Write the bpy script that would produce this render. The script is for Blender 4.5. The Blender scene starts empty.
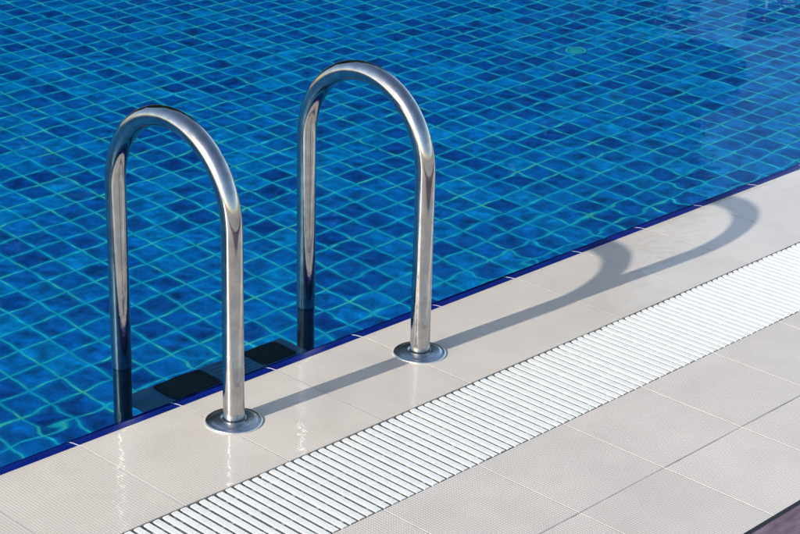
import bpy, bmesh, math, random
import numpy as np
from mathutils import Vector, Matrix

random.seed(7)
np.random.seed(7)
S = bpy.context.scene
COL = S.collection

# ------------------------------------------------------------------ camera
cam = bpy.data.cameras.new('camera')
cam.sensor_width = 36.0
cam.sensor_fit = 'HORIZONTAL'
cam.lens = 82.10
cam.clip_start = 0.05
cam.clip_end = 3000
co = bpy.data.objects.new('camera', cam)
COL.objects.link(co)
R = ((0.7034063, 0.2492856, -0.6656397), (-0.7103504, 0.2793985, -0.6460176), (0.0249359, 0.9272503, 0.3736108))
co.matrix_world = Matrix.Translation((-1.54191, -2.57680, 1.62222)) @ Matrix(R).to_4x4()
S.camera = co

# ------------------------------------------------------------------ sky, sun, exposure
SUN_EL = math.radians(24.1)
SUN_DIR = Vector((-1.0, 0.05, 0.0)).normalized()      # towards the sun, on the ground
W = bpy.data.worlds.new('World')
S.world = W
W.use_nodes = True
nt = W.node_tree
bg = nt.nodes['Background']
sky = nt.nodes.new('ShaderNodeTexSky')
sky.sky_type = 'NISHITA'
sky.sun_disc = False
sky.sun_elevation = SUN_EL
sky.sun_rotation = math.atan2(SUN_DIR.x, SUN_DIR.y)
sky.air_density = 1.0
sky.dust_density = 1.1
sky.ozone_density = 1.0
nt.links.new(sky.outputs[0], bg.inputs[0])
bg.inputs[1].default_value = 0.165

sl = bpy.data.lights.new('sun', 'SUN')
sl.energy = 4.5
sl.angle = math.radians(0.53)
sl.color = (1.0, 0.95, 0.88)
so = bpy.data.objects.new('sun', sl)
COL.objects.link(so)
d = -Vector((SUN_DIR.x * math.cos(SUN_EL), SUN_DIR.y * math.cos(SUN_EL), math.sin(SUN_EL)))
so.rotation_euler = d.to_track_quat('-Z', 'Y').to_euler()
so.location = (-20, 0, 12)
sl.cycles.is_caustics_light = True

S.render.engine = 'CYCLES'
S.cycles.use_denoising = True
S.cycles.max_bounces = 10
S.cycles.transmission_bounces = 8
S.cycles.glossy_bounces = 6
S.cycles.diffuse_bounces = 4
S.cycles.caustics_refractive = True
S.cycles.caustics_reflective = True
S.cycles.sample_clamp_indirect = 4.0
S.cycles.blur_glossy = 0.3
S.view_settings.view_transform = 'Standard'
S.view_settings.look = 'None'
S.view_settings.gamma = 1.0
S.view_settings.exposure = 0.54
S.view_settings.use_curve_mapping = False


# ------------------------------------------------------------------ helpers
def link(name, me, mat=None, parent=None, smooth=False):
    o = bpy.data.objects.new(name, me)
    COL.objects.link(o)
    if mat is not None:
        for m in (mat if isinstance(mat, (list, tuple)) else [mat]):
            me.materials.append(m)
    if parent is not None:
        o.parent = parent
    if smooth:
        me.polygons.foreach_set('use_smooth', [True] * len(me.polygons))
    return o


def obj(name, bm, mat=None, parent=None, smooth=False):
    me = bpy.data.meshes.new(name)
    bm.normal_update()
    bm.to_mesh(me)
    bm.free()
    return link(name, me, mat, parent, smooth)


def struct(o):
    o['kind'] = 'structure'
    return o


def tag(o, label, cat, group=None):
    o['label'] = label
    o['category'] = cat
    if group:
        o['group'] = group
    return o


def thing(name, loc, label, cat, group=None):
    o = bpy.data.objects.new(name, None)
    o.empty_display_size = 0.1
    COL.objects.link(o)
    o.location = loc
    return tag(o, label, cat, group)


def box(bm, x0, x1, y0, y1, z0, z1, mi=0):
    v = [bm.verts.new((x, y, z)) for z in (z0, z1) for y in (y0, y1) for x in (x0, x1)]
    for f in ((0, 2, 3, 1), (4, 5, 7, 6), (0, 1, 5, 4), (2, 6, 7, 3), (0, 4, 6, 2), (1, 3, 7, 5)):
        bm.faces.new([v[i] for i in f]).material_index = mi


def quad(bm, pts, mi=0):
    f = bm.faces.new([bm.verts.new(p) for p in pts])
    f.material_index = mi
    return f


def tile(bm, x0, x1, y0, y1, ch=0.0003, h=0.0, dz=0.010):
    """a tile: flat top, small chamfer, sides"""
    loops = []
    for e, z in ((ch, h), (0, h - ch), (0, h - dz)):
        loops.append([bm.verts.new(p) for p in ((x0 + e, y0 + e, z), (x1 - e, y0 + e, z), (x1 - e, y1 - e, z), (x0 + e, y1 - e, z))])
    bm.faces.new(loops[0])
    for a, b in zip(loops, loops[1:]):
        for i in range(4):
            j = (i + 1) % 4
            bm.faces.new((a[i], b[i], b[j], a[j]))


def extrude_x(bm, prof, x0, x1, mats=None, cap=True):
    """profile in (y, z) swept along x"""
    a = [bm.verts.new((x0, y, z)) for y, z in prof]
    b = [bm.verts.new((x1, y, z)) for y, z in prof]
    for i in range(len(prof) - 1):
        f = bm.faces.new((a[i], b[i], b[i + 1], a[i + 1]))
        if mats:
            f.material_index = mats[i]
    if cap:
        bm.faces.new(a)
        bm.faces.new(list(reversed(b)))


def tube(bm, pts, r, n=40):
    """round tube along points lying in a plane x = const"""
    rings = []
    for i, p in enumerate(pts):
        p = Vector(p)
        a = Vector(pts[max(i - 1, 0)])
        b = Vector(pts[min(i + 1, len(pts) - 1)])
        t = (b - a).normalized()
        u = Vector((1, 0, 0))
        v = t.cross(u).normalized()
        rings.append([bm.verts.new(p + r * (math.cos(2 * math.pi * k / n) * u + math.sin(2 * math.pi * k / n) * v)) for k in range(n)])
    for a, b in zip(rings, rings[1:]):
        for k in range(n):
            bm.faces.new((a[k], a[(k + 1) % n], b[(k + 1) % n], b[k]))


def lathe(bm, prof, cx, cy, n=72):
    rings = []
    for r, z in prof:
        rings.append([bm.verts.new((cx + r * math.cos(2 * math.pi * k / n), cy + r * math.sin(2 * math.pi * k / n), z)) for k in range(n)])
    for a, b in zip(rings, rings[1:]):
        for k in range(n):
            bm.faces.new((a[k], a[(k + 1) % n], b[(k + 1) % n], b[k]))


# ------------------------------------------------------------------ node helpers
class N:
    def __init__(self, name):
        self.m = bpy.data.materials.new(name)
        self.m.use_nodes = True
        self.t = self.m.node_tree
        self.b = self.t.nodes['Principled BSDF']
        self.out = self.t.nodes['Material Output']
        self._c = None

    def n(self, kind, **kw):
        o = self.t.nodes.new(kind)
        for k, v in kw.items():
            setattr(o, k, v)
        return o

    def l(self, a, b):
        self.t.links.new(a, b)

    def set(self, **kw):
        for k, v in kw.items():
            k = k.replace('_', ' ')
            s = self.b.inputs[k]
            if hasattr(v, 'is_output'):
                self.l(v, s)
            else:
                s.default_value = v

    def coord(self):
        if self._c is None:
            self._c = self.n('ShaderNodeTexCoord').outputs['Object']
        return self._c

    def xyz(self, c=None):
        s = self.n('ShaderNodeSeparateXYZ')
        self.l(c or self.coord(), s.inputs[0])
        return s.outputs

    def math(self, op, a, b=None, c=None, clamp=False):
        o = self.n('ShaderNodeMath', operation=op, use_clamp=clamp)
        for i, v in enumerate((a, b, c)):
            if v is None:
                continue
            if hasattr(v, 'is_output'):
                self.l(v, o.inputs[i])
            else:
                o.inputs[i].default_value = v
        return o.outputs[0]

    def noise(self, scale, detail=3, rough=0.5, vec=None, stretch=None, dim='3D'):
        v = vec or self.coord()
        if stretch:
            mp = self.n('ShaderNodeMapping')
            mp.inputs['Scale'].default_value = stretch
            self.l(v, mp.inputs[0])
            v = mp.outputs[0]
        o = self.n('ShaderNodeTexNoise', noise_dimensions=dim)
        o.inputs['Scale'].default_value = scale
        o.inputs['Detail'].default_value = detail
        o.inputs['Roughness'].default_value = rough
        self.l(v, o.inputs['Vector'])
        return o.outputs['Fac']

    def ramp(self, fac, stops, interp='LINEAR'):
        o = self.n('ShaderNodeValToRGB')
        o.color_ramp.interpolation = interp
        e = o.color_ramp.elements
        while len(e) > 1:
            e.remove(e[0])
        e[0].position, e[0].color = stops[0][0], (*stops[0][1], 1)
        for p, c in stops[1:]:
            q = e.new(p)
            q.color = (*c, 1)
        self.l(fac, o.inputs[0])
        return o.outputs[0]

    def mix(self, fac, a, b, mode='MIX'):
        o = self.n('ShaderNodeMix', data_type='RGBA', blend_type=mode)
        for s, v in ((o.inputs[0], fac), (o.inputs[6], a), (o.inputs[7], b)):
            if hasattr(v, 'is_output'):
                self.l(v, s)
            elif isinstance(v, tuple):
                s.default_value = (*v, 1)
            else:
                s.default_value = v
        return o.outputs[2]

    def bump(self, height, strength=0.3, dist=0.001, normal=None):
        o = self.n('ShaderNodeBump')
        o.inputs['Strength'].default_value = strength
        o.inputs['Distance'].default_value = dist
        self.l(height, o.inputs['Height'])
        if normal is not None:
            self.l(normal, o.inputs['Normal'])
        return o.outputs[0]


def combine(n, x, y, z=0.0):
    o = n.n('ShaderNodeCombineXYZ')
    for i, v in enumerate((x, y, z)):
        if hasattr(v, 'is_output'):
            n.l(v, o.inputs[i])
        else:
            o.inputs[i].default_value = v
    return o.outputs[0]


# ------------------------------------------------------------------ materials
def mat_steel():
    n = N('polished_steel')
    streak = n.noise(90, 4, 0.6, stretch=(1, 1, 0.35))
    spots = n.noise(38, 3, 0.55)
    # dried splashes on the lower half of the tubes
    low = n.math('MULTIPLY_ADD', n.xyz()[2], -3.2, 1.25, clamp=True)
    drops = n.math('MULTIPLY', n.math('MAXIMUM', n.math('ADD', n.noise(75, 3, 0.6, stretch=(1, 1, 0.6)), -0.5), 0.0), low)
    rough = n.math('MULTIPLY_ADD', spots, 0.16, 0.01)
    col = n.ramp(spots, [(0.3, (0.35, 0.342, 0.335)), (0.7, (0.50, 0.49, 0.48))])
    n.set(Base_Color=col, Metallic=1.0, Roughness=rough, Normal=n.bump(drops, 0.30, 0.0022, n.bump(streak, 0.10, 0.0006)))
    return n.m


def mat_steel_plain():
    n = N('flange_steel')
    n.set(Base_Color=(0.60, 0.60, 0.60, 1), Metallic=1.0, Roughness=n.math('MULTIPLY_ADD', n.noise(40, 3), 0.20, 0.16))
    return n.m


def mat_deck(name, base, dots, amp, coat):
    n = N(name)
    x, y, z = n.xyz()
    # one value per tile, so that no two are quite alike
    ix = n.math('FLOOR', n.math('DIVIDE', x, 0.25))
    iy = n.math('FLOOR', n.math('DIVIDE', n.math('ADD', y, 0.0665), 0.25))
    wn = n.n('ShaderNodeTexWhiteNoise', noise_dimensions='2D')
    n.l(combine(n, ix, iy), wn.inputs[0])
    v = n.math('MULTIPLY_ADD', wn.outputs[0], 0.05, 0.975)
    cloud = n.noise(5, 5, 0.6)
    fine = n.noise(160, 3, 0.6)
    col = n.ramp(cloud, [(0.3, tuple(c * 0.95 for c in base)), (0.7, tuple(min(1, c * 1.05) for c in base))])
    # drying marks: pale-rimmed patches
    dm = n.math('ABSOLUTE', n.math('SUBTRACT', n.noise(2.3, 6, 0.62), 0.5))
    dm = n.math('MULTIPLY_ADD', n.math('MINIMUM', n.math('MULTIPLY', dm, 14.0), 1.0), 0.035, 0.965)
    col = n.mix(1.0, col, combine(n, dm, dm, dm), 'MULTIPLY')
    g = n.math('MULTIPLY', v, n.math('MULTIPLY_ADD', fine, 0.10, 0.95))
    col = n.mix(1.0, col, combine(n, g, g, g), 'MULTIPLY')
    k = 2 * math.pi / dots
    if amp > 0:
        sx = n.math('SINE', n.math('MULTIPLY', x, k))
        sy = n.math('SINE', n.math('MULTIPLY', y, k))
        h = n.math('MULTIPLY', sx, sy)
        h = n.math('MAXIMUM', n.math('ADD', n.math('ABSOLUTE', h), -0.25), 0.0)
        # tops of the pimples are a touch paler than the surface between them
        pale = n.math('MULTIPLY_ADD', h, 0.24, 0.91)
        col = n.mix(1.0, col, combine(n, pale, pale, pale), 'MULTIPLY')
    else:
        a = n.math('SINE', n.math('MULTIPLY', x, k))
        b = n.math('SINE', n.math('MULTIPLY', y, k * 0.33))
        h = n.math('MULTIPLY_ADD', b, 0.35, a)
        amp = -amp
    hb = n.math('MULTIPLY_ADD', fine, 0.5, h)
    n.set(Base_Color=col, Roughness=0.5, Normal=n.bump(hb, 0.55, amp))
    if coat:
        film = n.noise(26, 2, 0.45, stretch=(1, 1, 1))
        cb = n.bump(film, 0.25, 0.004)
        n.set(Coat_Weight=coat, Coat_Roughness=0.04, Coat_IOR=1.33, Coat_Normal=cb)
    return n.m


def mat_grout(name, c0, c1, scale):
    n = N(name)
    f = n.noise(scale, 4, 0.65)
    n.set(Base_Color=n.ramp(f, [(0.38, c0), (0.62, c1)]), Roughness=0.85, Normal=n.bump(n.noise(300, 2), 0.4, 0.0005))
    return n.m


def mat_blue_glaze():
    n = N('blue_glaze')
    f = n.noise(14, 3)
    n.set(Base_Color=n.ramp(f, [(0.3, (0.001, 0.008, 0.105)), (0.7, (0.002, 0.014, 0.16))]), Roughness=0.32, Specular_IOR_Level=0.12,
          Normal=n.bump(n.noise(50, 2), 0.12, 0.002))
    return n.m


def mat_white_plastic():
    n = N('white_plastic')
    f = n.noise(30, 4, 0.6)
    n.set(Base_Color=n.ramp(f, [(0.3, (0.60, 0.605, 0.57)), (0.62, (0.67, 0.67, 0.625)), (0.8, (0.60, 0.585, 0.51))]), Roughness=0.42,
          Normal=n.bump(n.noise(120, 3), 0.25, 0.0006))
    return n.m


def mat_pool_tile(name, swap):
    """10 cm glazed mosaic sheets with pale turquoise joints; swap picks the two axes of the face"""
    n = N(name)
    x, y, z = n.xyz()
    a, b = {'xy': (x, y), 'xz': (x, z), 'yz': (y, z)}[swap]
    T = 0.1
    ua = n.math('DIVIDE', n.math('ADD', a, -0.055 + 10), T)
    ub = n.math('DIVIDE', n.math('ADD', b, -0.020 + 10), T)
    # slightly crooked setting
    wob = n.noise(9, 2)
    wob2 = n.noise(11, 2, vec=combine(n, y, x, 0.7))
    ua = n.math('MULTIPLY_ADD', n.math('ADD', wob, -0.5), 0.025, ua)
    ub = n.math('MULTIPLY_ADD', n.math('ADD', wob2, -0.5), 0.025, ub)
    ia, ib = n.math('FLOOR', ua), n.math('FLOOR', ub)
    da = n.math('ABSOLUTE', n.math('SUBTRACT', n.math('FRACT', ua), 0.5))
    db = n.math('ABSOLUTE', n.math('SUBTRACT', n.math('FRACT', ub), 0.5))
    m = n.math('MAXIMUM', da, db)
    g = n.n('ShaderNodeMapRange', interpolation_type='SMOOTHSTEP')
    n.l(m, g.inputs[0])
    g.inputs[1].default_value = 0.440
    g.inputs[2].default_value = 0.486
    wn = n.n('ShaderNodeTexWhiteNoise', noise_dimensions='2D')
    n.l(combine(n, ia, ib), wn.inputs[0])
    r1 = wn.outputs[0]
    tone = n.ramp(r1, [(0.0, (0.001, 0.078, 0.35)), (0.25, (0.001, 0.128, 0.46)), (0.7, (0.001, 0.190, 0.57)), (1.0, (0.001, 0.28, 0.66))])
    # fired glaze: cloudy, with deep pools of colour in places
    cloud = n.noise(17, 5, 0.65)
    grain = n.noise(90, 3, 0.6)
    k = n.math('MULTIPLY_ADD', cloud, 2.0, -0.28)
    k = n.math('MULTIPLY', k, n.math('MULTIPLY_ADD', grain, 0.6, 0.7))
    k = n.math('MINIMUM', n.math('MAXIMUM', k, 0.16), 1.5)
    tone = n.mix(1.0, tone, combine(n, k, k, k), 'MULTIPLY')
    gr = n.ramp(n.noise(11, 5, 0.7), [(0.3, (0.01, 0.36, 0.52)), (0.52, (0.015, 0.46, 0.52)), (0.64, (0.10, 0.62, 0.36))])  # green stop paints dispersion glints into the joint colour
    # colour turns paler towards the rim of each tile
    rim = n.n('ShaderNodeMapRange', interpolation_type='SMOOTHSTEP')
    n.l(n.math('MULTIPLY_ADD', n.math('ADD', n.noise(40, 4, 0.7), -0.5), 0.16, m), rim.inputs[0])
    rim.inputs[1].default_value = 0.30
    rim.inputs[2].default_value = 0.50
    tone = n.mix(n.math('MULTIPLY', rim.outputs[0], 0.55), tone, (0.001, 0.25, 0.50))
    col = n.mix(n.math('MULTIPLY', g.outputs[0], n.math('MULTIPLY_ADD', n.noise(24, 4, 0.7), 0.9, 0.35, clamp=True)), tone, gr)
    n.set(Base_Color=col, Roughness=0.35)
    return n.m


def mat_water():
    n = N('water')
    t = n.t
    t.nodes.remove(n.b)
    rf = n.n('ShaderNodeBsdfRefraction')
    rf.inputs['IOR'].default_value = 1.333
    rf.inputs['Roughness'].default_value = 0.0
    rf.inputs['Color'].default_value = (0.76, 0.97, 1.0, 1)
    gs = n.n('ShaderNodeBsdfGlossy')
    gs.inputs['Roughness'].default_value = 0.0
    gs.inputs['Color'].default_value = (0.40, 0.75, 1, 1)
    fr = n.n('ShaderNodeFresnel')
    fr.inputs['IOR'].default_value = 1.333
    gl = n.n('ShaderNodeMixShader')
    n.l(n.math('MULTIPLY', fr.outputs[0], 0.33), gl.inputs[0])   # glare as through a polarising filter
    n.l(rf.outputs[0], gl.inputs[1])
    n.l(gs.outputs[0], gl.inputs[2])
    n.l(gl.outputs[0], n.out.inputs['Surface'])
    return n.m


def mat_wood():
    n = N('weathered_wood')
    g = n.noise(22, 7, 0.75, stretch=(0.6, 2.2, 2.2))
    f = n.noise(16, 5, 0.7)
    col = n.ramp(g, [(0.3, (0.05, 0.035, 0.045)), (0.5, (0.12, 0.085, 0.115)), (0.72, (0.21, 0.16, 0.20))])
    col = n.mix(n.math('MULTIPLY_ADD', f, 1.4, -0.55, clamp=True), col, (0.15, 0.075, 0.075))
    n.set(Base_Color=col, Roughness=0.7, Normal=n.bump(g, 0.5, 0.003))
    return n.m


def mat_plain(name, c, rough=0.6, metal=0.0, var=0.12, scale=8):
    n = N(name)
    f = n.noise(scale, 4, 0.6)
    n.set(Base_Color=n.ramp(f, [(0.3, tuple(v * (1 - var) for v in c)), (0.7, tuple(v * (1 + var) for v in c))]),
          Roughness=rough, Metallic=metal)
    return n.m


def mat_leaf():
    n = N('leaves')
    oi = n.noise(1.3, 3)
    n.set(Base_Color=n.ramp(oi, [(0.3, (0.018, 0.045, 0.014)), (0.7, (0.05, 0.095, 0.03))]), Roughness=0.6)
    return n.m


STEEL = mat_steel()
FLANGE = mat_steel_plain()
COPING = mat_deck('coping_ceramic', (0.53, 0.474, 0.405), 0.0062, -0.00014, 0.75)
DECK = mat_deck('pimpled_ceramic', (0.53, 0.48, 0.423), 0.0125, 0.0008, 0.0)
GROUT = mat_grout('pale_grout', (0.30, 0.285, 0.265), (0.44, 0.42, 0.39), 22)
GROUT_DARK = mat_grout('grey_grout', (0.24, 0.225, 0.21), (0.60, 0.56, 0.52), 6)
GROUT_WHITE = mat_grout('white_grout', (0.28, 0.33, 0.45), (0.48, 0.50, 0.56), 30)
SHADE_STEEL = mat_plain('steel_with_painted_shade', (0.10, 0.115, 0.13), 0.12, metal=1.0)  # shade and dim reflections under water painted into the steel colour
TREAD = mat_plain('grey_tread', (0.06, 0.15, 0.25), 0.5)
SEAL = mat_plain('grey_sealant', (0.36, 0.34, 0.31), 0.7, var=0.25, scale=60)
BLUE = mat_blue_glaze()
PLASTIC = mat_white_plastic()
TILE_F = mat_pool_tile('pool_tile_floor', 'xy')
TILE_X = mat_pool_tile('pool_tile_long_wall', 'xz')
TILE_Y = mat_pool_tile('pool_tile_end_wall', 'yz')
WATER = mat_water()
WOOD = mat_wood()
CHANNEL = mat_plain('channel_concrete', (0.15, 0.165, 0.16), 0.8)
RUBBER_AND_GAP = mat_plain('black_rubber_and_gap', (0.012, 0.012, 0.014), 0.6)
PAVING = mat_plain('paving', (0.44, 0.41, 0.375), 0.8, scale=1.5)
BARK = mat_plain('bark', (0.10, 0.075, 0.055), 0.9, var=0.3)
LEAF = mat_leaf()

# ------------------------------------------------------------------ the setting
PX0, PX1, PY1 = -4.0, 9.0, 8.0          # pool extents (near edge is y = 0)
WZ = -0.0066                            # water level
FZ = -1.246                             # pool floor
T = 0.25                                # deck tile pitch
GAP = 0.0032
Y_G1, Y_G2, Y_R, Y_E = -0.319, -0.569, -0.8165, -1.062

# near coping: tiles with a blue glazed nose dipping under the water
bm = bmesh.new()
nx0, nx1 = int(PX0 / T), int(PX1 / T)
for k in range(nx0, nx1):
    x0, x1 = k * T + GAP / 2, (k + 1) * T - GAP / 2
    dz = random.uniform(-0.0001, 0.0001)
    prof = [(Y_G1, -0.022), (Y_G1, dz - 0.0008), (Y_G1 + 0.0008, dz), (-0.016, dz), (-0.007, dz - 0.0006), (0.0, dz - 0.0016),
            (0.016, dz - 0.0036), (0.031, dz - 0.0066), (0.0362, dz - 0.0092), (0.038, dz - 0.018), (0.038, -0.12)]
    extrude_x(bm, prof, x0, x1, [0, 0, 0, 0, 0, 1, 1, 1, 1, 1], cap=False)
    for xx in (x0, x1):                      # tile flanks
        f = bm.faces.new([bm.verts.new((xx, y, z)) for y, z in (prof if xx == x1 else prof[::-1])])
o = struct(obj('pool_coping', bm, [COPING, BLUE]))

bm = bmesh.new()
e = 0.00025
extrude_x(bm, [(Y_G1 + 0.002, -0.02), (Y_G1 + 0.002, -e), (-0.016, -e), (-0.007, -e - 0.0006), (-0.0005, -e - 0.0016)], PX0, PX1, cap=False)
extrude_x(bm, [(-0.0005, -e - 0.0016), (0.0155, -e - 0.0036), (0.0306, -e - 0.0066), (0.0356, -e - 0.0094), (0.037, -0.018), (0.037, -0.12)], PX0, PX1, [1] * 5, cap=False)
struct(obj('coping_grout', bm, [GROUT, GROUT_WHITE]))

# deck tiles beyond the grating
bm = bmesh.new()
for k in range(nx0 - 8, nx1 + 8):
    for ya, yb in ((Y_R, Y_G2), (Y_E, Y_R)):
        j = random.uniform(-0.0001, 0.0001)
        tile(bm, k * T + GAP / 2, (k + 1) * T - GAP / 2, ya + GAP / 2, yb - GAP / 2 if yb != Y_G2 else yb, h=j)
struct(obj('deck_tiles', bm, DECK))
bm = bmesh.new()
X0d, X1d = (nx0 - 8) * T, (nx1 + 8) * T
for ya, yb in ((Y_R + 0.004, Y_G2 - 0.002), (Y_E + 0.002, Y_R - 0.004)):
    quad(bm, [(X0d, ya, -0.0004), (X1d, ya, -0.0004), (X1d, yb, -0.0004), (X0d, yb, -0.0004)])
quad(bm, [(X0d, Y_R - 0.004, -0.0018), (X1d, Y_R - 0.004, -0.0018), (X1d, Y_R + 0.004, -0.0018), (X0d, Y_R + 0.004, -0.0018)], 1)
struct(obj('deck_grout', bm, [GROUT, GROUT_DARK]))

# gutter channel under the grating
bm = bmesh.new()
cz = -0.16
quad(bm, [(X0d, Y_G2 - 0.001, -0.003), (X0d, Y_G2 - 0.001, cz), (X1d, Y_G2 - 0.001, cz), (X1d, Y_G2 - 0.001, -0.003)])
quad(bm, [(X0d, Y_G2 - 0.001, cz), (X0d, Y_G1 + 0.001, cz), (X1d, Y_G1 + 0.001, cz), (X1d, Y_G2 - 0.001, cz)])
quad(bm, [(X0d, Y_G1 + 0.001, cz), (X0d, Y_G1 + 0.001, -0.015), (X1d, Y_G1 + 0.001, -0.015), (X1d, Y_G1 + 0.001, cz)])
struct(obj('gutter_channel', bm, CHANNEL))

# timber decking nearest the viewer
bm = bmesh.new()
yb = Y_E - 0.0075
while yb > -1.30:
    ya = yb - 0.118
    x = X0d
    while x < X1d:
        L = random.uniform(2.2, 3.4)
        x2 = min(x + L, X1d)
        zt = 0.002 + random.uniform(-0.0008, 0.0008)
        tile(bm, x + 0.0015, x2 - 0.0015, ya, yb, ch=0.003, h=zt, dz=0.025)
        x = x2
    yb = ya - 0.006
struct(obj('timber_decking', bm, WOOD))
bm = bmesh.new()
quad(bm, [(X0d, Y_E - 0.0075, -0.0015), (X1d, Y_E - 0.0075, -0.0015), (X1d, Y_E + 0.0014, -0.0015), (X0d, Y_E + 0.0014, -0.0015)])  # black strip in the open gap stands in for its shade
quad(bm, [(X0d, -1.46, -0.03), (X1d, -1.46, -0.03), (X1d, Y_E + 0.001, -0.03), (X0d, Y_E + 0.001, -0.03)])
struct(obj('decking_bed_and_gap', bm, RUBBER_AND_GAP))

# paved ground to the horizon, with the opening for pool and decking
bm = bmesh.new()
FAR = 900
gz = -0.004
for (x0, x1, y0, y1) in ((-FAR, FAR, -FAR, -1.444), (-FAR, FAR, PY1, FAR), (-FAR, X0d, -1.444, PY1), (X1d, FAR, -1.444, PY1),
                         (X0d, PX0, Y_G1, PY1), (PX1, X1d, Y_G1, PY1)):
    quad(bm, [(x0, y0, gz), (x1, y0, gz), (x1, y1, gz), (x0, y1, gz)])
struct(obj('ground', bm, PAVING))

# pool basin
bm = bmesh.new()
w0 = 0.038
quad(bm, [(PX0, w0, FZ), (PX1, w0, FZ), (PX1, PY1, FZ), (PX0, PY1, FZ)], 0)
quad(bm, [(PX0, w0 - .0005, FZ), (PX0, w0 - .0005, -0.1), (PX1, w0 - .0005, -0.1), (PX1, w0 - .0005, FZ)], 1)
quad(bm, [(PX0, PY1, FZ), (PX1, PY1, FZ), (PX1, PY1, gz), (PX0, PY1, gz)], 1)
quad(bm, [(PX0, w0, FZ), (PX0, PY1, FZ), (PX0, PY1, gz), (PX0, w0, gz)], 2)
quad(bm, [(PX1, w0, FZ), (PX1, w0, gz), (PX1, PY1, gz), (PX1, PY1, FZ)], 2)
basin = struct(obj('pool_basin', bm, [TILE_F, TILE_X, TILE_Y]))
basin.cycles.is_caustics_receiver = True

# water: a rippled sheet, finer where the waves can be seen
def axis(segs):
    out = [segs[0][0]]
    for a, b, s in segs:
        n_ = max(1, round((b - a) / s))
        out += [a + (b - a) * (i + 1) / n_ for i in range(n_)]
    return np.array(out)


ax = axis([(PX0, -0.4, 0.12), (-0.4, 5.0, 0.010), (5.0, PX1, 0.12)])
ay = axis([(0.012, 3.4, 0.010), (3.4, PY1, 0.12)])
XX, YY = np.meshgrid(ax, ay, indexing='xy')


def waves(X, Y):
    H = np.zeros_like(X)
    rng = np.random.RandomState(3)
    for i in range(70):
        lam = 0.05 * (0.55 / 0.05) ** rng.rand()
        th = rng.normal(0.55, 0.75)
        ph = rng.rand() * 6.283
        slope = 0.00042 * (lam / 0.25) ** -0.10
        k = 2 * np.pi / lam
        H += slope / k * np.sin(k * (math.cos(th) * X + math.sin(th) * Y) + ph)
    for i in range(9):                       # slow swell: gathers the sun into soft patches on the floor
        lam = rng.uniform(0.55, 1.3)
        th = rng.normal(0.4, 0.9)
        k = 2 * np.pi / lam
        H += 0.0016 / k * np.sin(k * (math.cos(th) * X + math.sin(th) * Y) + rng.rand() * 6.283)
    for i in range(30):                      # fine chop
        lam = rng.uniform(0.036, 0.06)
        th = rng.normal(0.9, 0.7)
        k = 2 * np.pi / lam
        H += 0.0006 / k * np.sin(k * (math.cos(th) * X + math.sin(th) * Y) + rng.rand() * 6.283) * (0.5 + 0.5 * np.sin(1.7 * X + 2.9 * Y + i))
    # small reflected ripples along the lip
    E = np.zeros_like(X)
    for i in range(26):
        lam = rng.uniform(0.045, 0.11)
        th = rng.normal(1.45, 0.35)
        ph = rng.rand() * 6.283
        k = 2 * np.pi / lam
        E += 0.0032 / k * np.sin(k * (math.cos(th) * X + math.sin(th) * Y) + ph)
    H += E * np.exp(-np.maximum(Y, 0) / 0.17)
    fade = np.clip((5.4 - X) / 0.6, 0, 1) * np.clip((X + 0.9) / 0.6, 0, 1) * np.clip((3.9 - Y) / 0.6, 0, 1)
    return H * fade


ZZ = WZ + waves(XX, YY)
ny, nx = XX.shape
verts = np.stack([XX.ravel(), YY.ravel(), ZZ.ravel()], 1)
I = np.arange(ny * nx).reshape(ny, nx)
quads = np.stack([I[:-1, :-1].ravel(), I[:-1, 1:].ravel(), I[1:, 1:].ravel(), I[1:, :-1].ravel()], 1)
me = bpy.data.meshes.new('water')
me.vertices.add(len(verts))
me.vertices.foreach_set('co', verts.astype(np.float32).ravel())
me.loops.add(quads.size)
me.loops.foreach_set('vertex_index', quads.astype(np.int32).ravel())
me.polygons.add(len(quads))
me.polygons.foreach_set('loop_start', np.arange(0, quads.size, 4, dtype=np.int32))
me.update(calc_edges=True)
water = struct(link('water', me, WATER, smooth=True))
water.cycles.is_caustics_caster = True

# ------------------------------------------------------------------ the grating
gr = thing('drain_grating', (0, (Y_G1 + Y_G2) / 2, 0), 'long white slatted overflow grating set into the deck beside the pale coping tiles', 'grating')
gy0, gy1 = Y_G2 - (Y_G1 + Y_G2) / 2 + 0.0025, Y_G1 - (Y_G1 + Y_G2) / 2 - 0.0045
PITCH = 0.25 / 12


def slat(bm, xc, w, y0, y1, h):
    """one bar: rounded far end, softened edges"""
    r = w / 2
    e_ = 0.0007
    rings = []
    for inset, z in ((e_, h), (0.0, h - e_), (0.0002, h - 0.0026), (0.0036, h - 0.0040), (0.0040, h - 0.024)):
        pts = [(xc - r + inset, y0 + inset), (xc + r - inset, y0 + inset)]
        for a in (12, 45, 78, 102, 135, 168):
            t_ = math.radians(a)
            pts.append((xc + (r - inset) * math.cos(t_) ** 1 if True else 0, y1 - r * 0.3 + (r * 0.3 - inset) * math.sin(t_)))
        rings.append([bm.verts.new((x, y, z)) for x, y in pts])
    bm.faces.new(rings[0])
    n_ = len(rings[0])
    for a, b in zip(rings, rings[1:]):
        for i in range(n_):
            bm.faces.new((a[i], b[i], b[(i + 1) % n_], a[(i + 1) % n_]))


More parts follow.
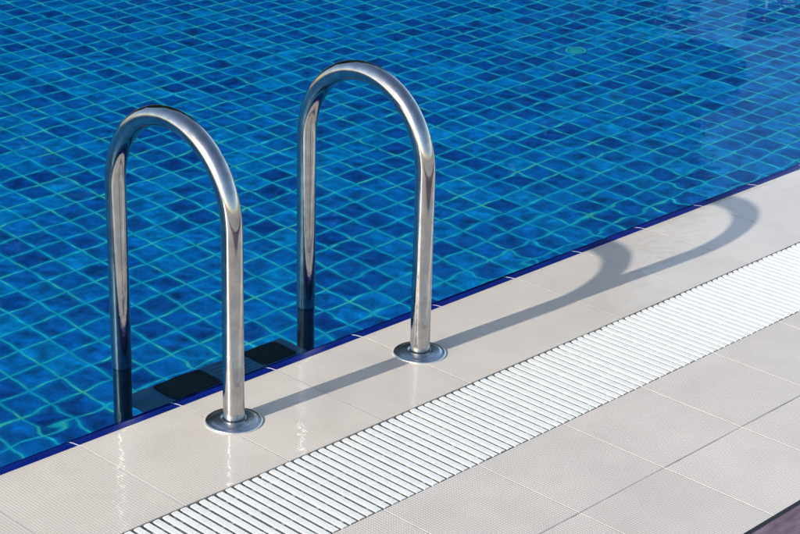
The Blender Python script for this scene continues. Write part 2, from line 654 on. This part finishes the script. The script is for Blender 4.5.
bm = bmesh.new()
nslat = int((X1d - X0d) / PITCH)
for i in range(nslat):
    xc = X0d + (i + 0.62) * PITCH
    slat(bm, xc + random.uniform(-.0003, .0003), 0.0136 + random.uniform(-.0003, .0003), gy0 + random.uniform(-.0008, .0008),
         gy1 + random.uniform(-.0012, .0008), 0.0008 + random.uniform(-.0006, .0006))
obj('slats', bm, PLASTIC, gr)
for f in (0.10, 0.36, 0.62, 0.88):
    bm = bmesh.new()
    y = gy0 + (gy1 - gy0) * f
    x = X0d
    while x < X1d:                                  # short joined lengths
        box(bm, x, min(x + 0.683, X1d) - 0.009, y - 0.0038, y + 0.0038, -0.017, -0.0050)
        x += 0.683
    obj('connecting_rod', bm, PLASTIC, gr)

# ------------------------------------------------------------------ the ladder
RT = 0.0211
lad = thing('pool_ladder', (0.781, 0.05, 0), 'polished steel pool ladder with two hooped handrails bolted to the pale coping', 'pool ladder')
LX, LY = 0.781, 0.05


def hoop(xr, yd, yw, ztop):
    r = (yw - yd) / 2
    yc = (yw + yd) / 2
    zc = ztop - r
    pts = [(xr - LX, yd - LY, z) for z in np.linspace(-0.05, zc, 26)]
    for a in np.linspace(180, 0, 72)[1:-1]:
        pts.append((xr - LX, yc - LY + r * math.cos(math.radians(a)), zc + r * math.sin(math.radians(a))))
    pts += [(xr - LX, yw - LY, z) for z in np.linspace(zc, -0.004, 26)]
    bm = bmesh.new()
    tube(bm, pts, RT)
    obj('handrail', bm, STEEL, lad, True)
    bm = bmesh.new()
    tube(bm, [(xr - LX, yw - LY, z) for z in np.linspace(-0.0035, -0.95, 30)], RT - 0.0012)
    obj('submerged_leg', bm, SHADE_STEEL, lad, True)
    bm = bmesh.new()
    lathe(bm, [(0.0560, -0.001), (0.0566, 0.0010), (0.0562, 0.0026), (0.0548, 0.0038), (0.0525, 0.0043), (0.0490, 0.0044), (0.0465, 0.0050),
               (0.0445, 0.0062), (0.0410, 0.0070), (0.0310, 0.0080), (0.0258, 0.0083), (0.0246, 0.0080), (0.0238, -0.02)],
          xr - LX, yd - LY)
    obj('flange', bm, FLANGE, lad, True)
    bm = bmesh.new()
    lathe(bm, [(0.0550, 0.0012), (0.0572, 0.0010), (0.0590, 0.0004), (0.0592, -0.0008)], xr - LX, yd - LY)
    obj('sealant_ring', bm, SEAL, lad, True)
    return yw


hoop(0.531, -0.1235, 0.235, 0.5775)
hoop(1.031, -0.1450, 0.2135, 0.5810)
for zt in (-0.225, -0.475, -0.725):
    bm = bmesh.new()
    x0, x1 = 0.553 - LX, 1.009 - LX
    y0, y1 = 0.185 - LY, 0.278 - LY
    # pressed tray with turned-down lips and ribs along it
    extrude_x(bm, [(y0, zt - 0.022), (y0, zt - 0.003), (y0 + 0.003, zt), (y1 - 0.003, zt), (y1, zt - 0.003), (y1, zt - 0.022),
                   (y1 - 0.002, zt - 0.022), (y1 - 0.002, zt - 0.004), (y0 + 0.002, zt - 0.004), (y0 + 0.002, zt - 0.022)], x0, x1, cap=False)
    for i in range(6):
        yy = y0 + 0.012 + i * (y1 - y0 - 0.024) / 5
        extrude_x(bm, [(yy - 0.003, zt + 0.0003), (yy - 0.0015, zt + 0.0022), (yy + 0.0015, zt + 0.0022), (yy + 0.003, zt + 0.0003)],
                  0.78 - LX, 0.88 - LX, cap=False)
    tr = obj('tread', bm, TREAD, lad)
    for xa, xb in ((0.634, 0.766), (0.886, 0.985)):
        bm = bmesh.new()
        prof = []
        rr = 0.013
        for cx_, cy_, a0 in ((xb - rr, y1 + LY - rr - 0.006, 0), (xa + rr, y1 + LY - rr - 0.006, 90), (xa + rr, y0 + LY + rr + 0.004, 180), (xb - rr, y0 + LY + rr + 0.004, 270)):
            for a in range(0, 91, 15):
                t_ = math.radians(a0 + a)
                prof.append((cx_ + rr * math.cos(t_) - LX, cy_ + rr * math.sin(t_) - LY))
        top = [bm.verts.new((x, y, zt + 0.005)) for x, y in prof]
        bot = [bm.verts.new((x, y, zt + 0.0005)) for x, y in prof]
        bm.faces.new(top)
        for i in range(len(prof)):
            j = (i + 1) % len(prof)
            bm.faces.new((top[i], bot[i], bot[j], top[j]))
        obj('grip_pad', bm, RUBBER_AND_GAP, tr)

# ------------------------------------------------------------------ fitting on the pool floor
fx, fy = 4.236, 2.045
dr = thing('floor_drain', (fx, fy, FZ), 'round pale turquoise drain cover on the blue tiled pool floor', 'drain cover')
DRN = mat_plain('turquoise_plastic', (0.10, 0.88, 0.84), 0.4)
bm = bmesh.new()
lathe(bm, [(0.056, 0.0), (0.056, 0.006), (0.051, 0.010), (0.042, 0.010), (0.040, 0.006)], 0, 0)
obj('rim', bm, DRN, dr, True)
bm = bmesh.new()
lathe(bm, [(0.039, 0.004), (0.036, 0.012), (0.024, 0.017), (0.001, 0.018)], 0, 0)
obj('cover', bm, DRN, dr, True)
dr.scale = (0.85, 0.85, 0.85)

# ------------------------------------------------------------------ beyond the pool: seen in the water and in the steel
def tree(x, y, h, w, seed, label):
    rng = random.Random(seed)
    root = thing('broadleaf_tree', (x, y, 0), label, 'tree', 'trees beyond the pool')
    bm = bmesh.new()
    def limb(p, q, r0, r1, n=8):
        p, q = Vector(p), Vector(q)
        t = (q - p).normalized()
        u = t.orthogonal().normalized()
        v = t.cross(u)
        A = [bm.verts.new(p + r0 * (math.cos(6.283 * k / n) * u + math.sin(6.283 * k / n) * v)) for k in range(n)]
        B = [bm.verts.new(q + r1 * (math.cos(6.283 * k / n) * u + math.sin(6.283 * k / n) * v)) for k in range(n)]
        for k in range(n):
            bm.faces.new((A[k], A[(k + 1) % n], B[(k + 1) % n], B[k]))
    fork = (rng.uniform(-.2, .2), rng.uniform(-.2, .2), h * 0.3)
    limb((0, 0, -0.05), fork, 0.22, 0.16)
    tips = []
    for i in range(11):
        a = i * 2.4 + rng.uniform(-.3, .3)
        q = (math.cos(a) * w * rng.uniform(.25, .75), math.sin(a) * w * rng.uniform(.25, .75), h * rng.uniform(0.40, 0.88))
        limb(fork, q, 0.10, 0.03)
        tips.append(q)
    obj('trunk', bm, BARK, root)
    bm = bmesh.new()
    for q in tips + [(0, 0, h * 0.85), (0, 0, h * .6)]:
        R_ = w * rng.uniform(0.30, 0.48)
        for i in range(800):
            v = Vector((rng.gauss(0, 1), rng.gauss(0, 1), rng.gauss(0, 1))).normalized() * R_ * rng.random() ** 0.4
            c = Vector(q) + Vector((v.x, v.y, v.z * 0.8))
            s = rng.uniform(.13, .25)
            u = Vector((rng.gauss(0, 1), rng.gauss(0, 1), rng.gauss(0, 1))).normalized()
            t = u.orthogonal().normalized()
            bm.faces.new([bm.verts.new(c + a_ * s * u + b_ * s * 0.5 * t) for a_, b_ in ((-1, 0), (0, -1), (1, 0), (0, 1))])
    obj('crown', bm, LEAF, root)


tree(4.5, 15.5, 11.5, 3.6, 1, 'leafy tree beyond the far end of the pool, left of the mirrored group')
tree(8.4, 14.0, 11.8, 3.8, 2, 'dark leafy tree mirrored in the water left of the front handrail')
tree(11.3, 15.2, 13.0, 4.0, 5, 'tall leafy tree mirrored in the water around the front handrail')
tree(13.8, 13.6, 12.2, 3.9, 3, 'broad leafy tree mirrored in the water behind the rear handrail')
tree(14.7, 12.4, 11.4, 3.0, 6, 'tall leafy tree mirrored in the water above the drain cover')
tree(15.3, 11.1, 10.4, 2.4, 4, 'leafy tree whose dark mirror image ends right of the drain cover')

# tall hedge that closes the view under the crowns
hg = thing('hedge', (9.2, 14.6, 0), 'long tall dark green hedge under the trees beyond the pool, seen mirrored in the water', 'hedge')
bm = bmesh.new()
rng = random.Random(21)
ua = Vector((14.0, -5.6, 0)).normalized()
va = Vector((-ua.y, ua.x, 0))
for i in range(34000):
    a = rng.uniform(-7.6, 9.9)
    hmax = 5.2 + 0.5 * math.sin(a * 1.3) + 0.35 * math.sin(a * 3.7 + 1)
    hmax *= max(0.25, min(1.0, (10.3 - a + rng.gauss(0, .25)) / 1.9))
    c = ua * a + va * rng.uniform(-0.5, 0.5) + Vector((0, 0, hmax * rng.random() ** 0.8))
    s_ = rng.uniform(.12, .21)
    u = Vector((rng.gauss(0, 1), rng.gauss(0, 1), rng.gauss(0, 1))).normalized()
    t = u.orthogonal().normalized()
    bm.faces.new([bm.verts.new(c + a_ * s_ * u + b_ * s_ * 0.55 * t) for a_, b_ in ((-1, 0), (0, -1), (1, 0), (0, 1))])
obj('foliage', bm, LEAF, hg)
bm = bmesh.new()
for i in range(17):
    c = ua * (i - 7.2)
    box(bm, c.x - .05, c.x + .05, c.y - .05, c.y + .05, -0.02, 3.4)
obj('stems', bm, BARK, hg)

# notice board on the far deck, mirrored at the upper right
NAVY = mat_plain('navy_panel', (0.010, 0.018, 0.07), 0.4)
WHITE = mat_plain('white_paint', (0.78, 0.78, 0.78), 0.5, var=0.05)
sg = thing('notice_board', (10.3, 5.0, 0), 'dark navy notice board with white letters mirrored in the top right corner of the water', 'notice board')
sg.rotation_euler = (0, 0, math.atan2(-0.54, -0.84) + math.pi / 2)
bm = bmesh.new()
box(bm, -0.20, 0.20, -0.012, 0.012, 1.05, 1.83)
obj('panel', bm, NAVY, sg)
bm = bmesh.new()
for x in (-0.15, 0.15):
    box(bm, x - 0.02, x + 0.02, 0.013, 0.05, -0.01, 1.78)
obj('posts', bm, FLANGE, sg)
bm = bmesh.new()
yq0, yq1 = -0.022, -0.0125
def bar(x0, x1, z0, z1):
    box(bm, x0, x1, yq0, yq1, z0, z1)
def arc(cx, cz, r, w, a0, a1, n=14):
    for i in range(n):
        a, b = math.radians(a0 + (a1 - a0) * i / n), math.radians(a0 + (a1 - a0) * (i + 1) / n)
        P = [(cx + q * math.cos(t), cz + q * math.sin(t)) for q, t in ((r, a), (r, b), (r - w, b), (r - w, a))]
        f0 = [bm.verts.new((x, yq0, z)) for x, z in P]
        f1 = [bm.verts.new((x, yq1, z)) for x, z in P]
        bm.faces.new(f0)
        for k in range(4):
            bm.faces.new((f0[k], f1[k], f1[(k + 1) % 4], f0[(k + 1) % 4]))
bar(-0.075, -0.051, 1.565, 1.745)          # b
arc(-0.025, 1.620, 0.052, 0.024, -180, 180, 28)
bar(0.034, 0.054, 1.718, 1.740)            # dot
bar(0.066, 0.090, 1.565, 1.672)            # n
bar(0.128, 0.152, 1.565, 1.630)
arc(0.109, 1.630, 0.043, 0.024, 0, 180)
obj('lettering', bm, WHITE, sg)
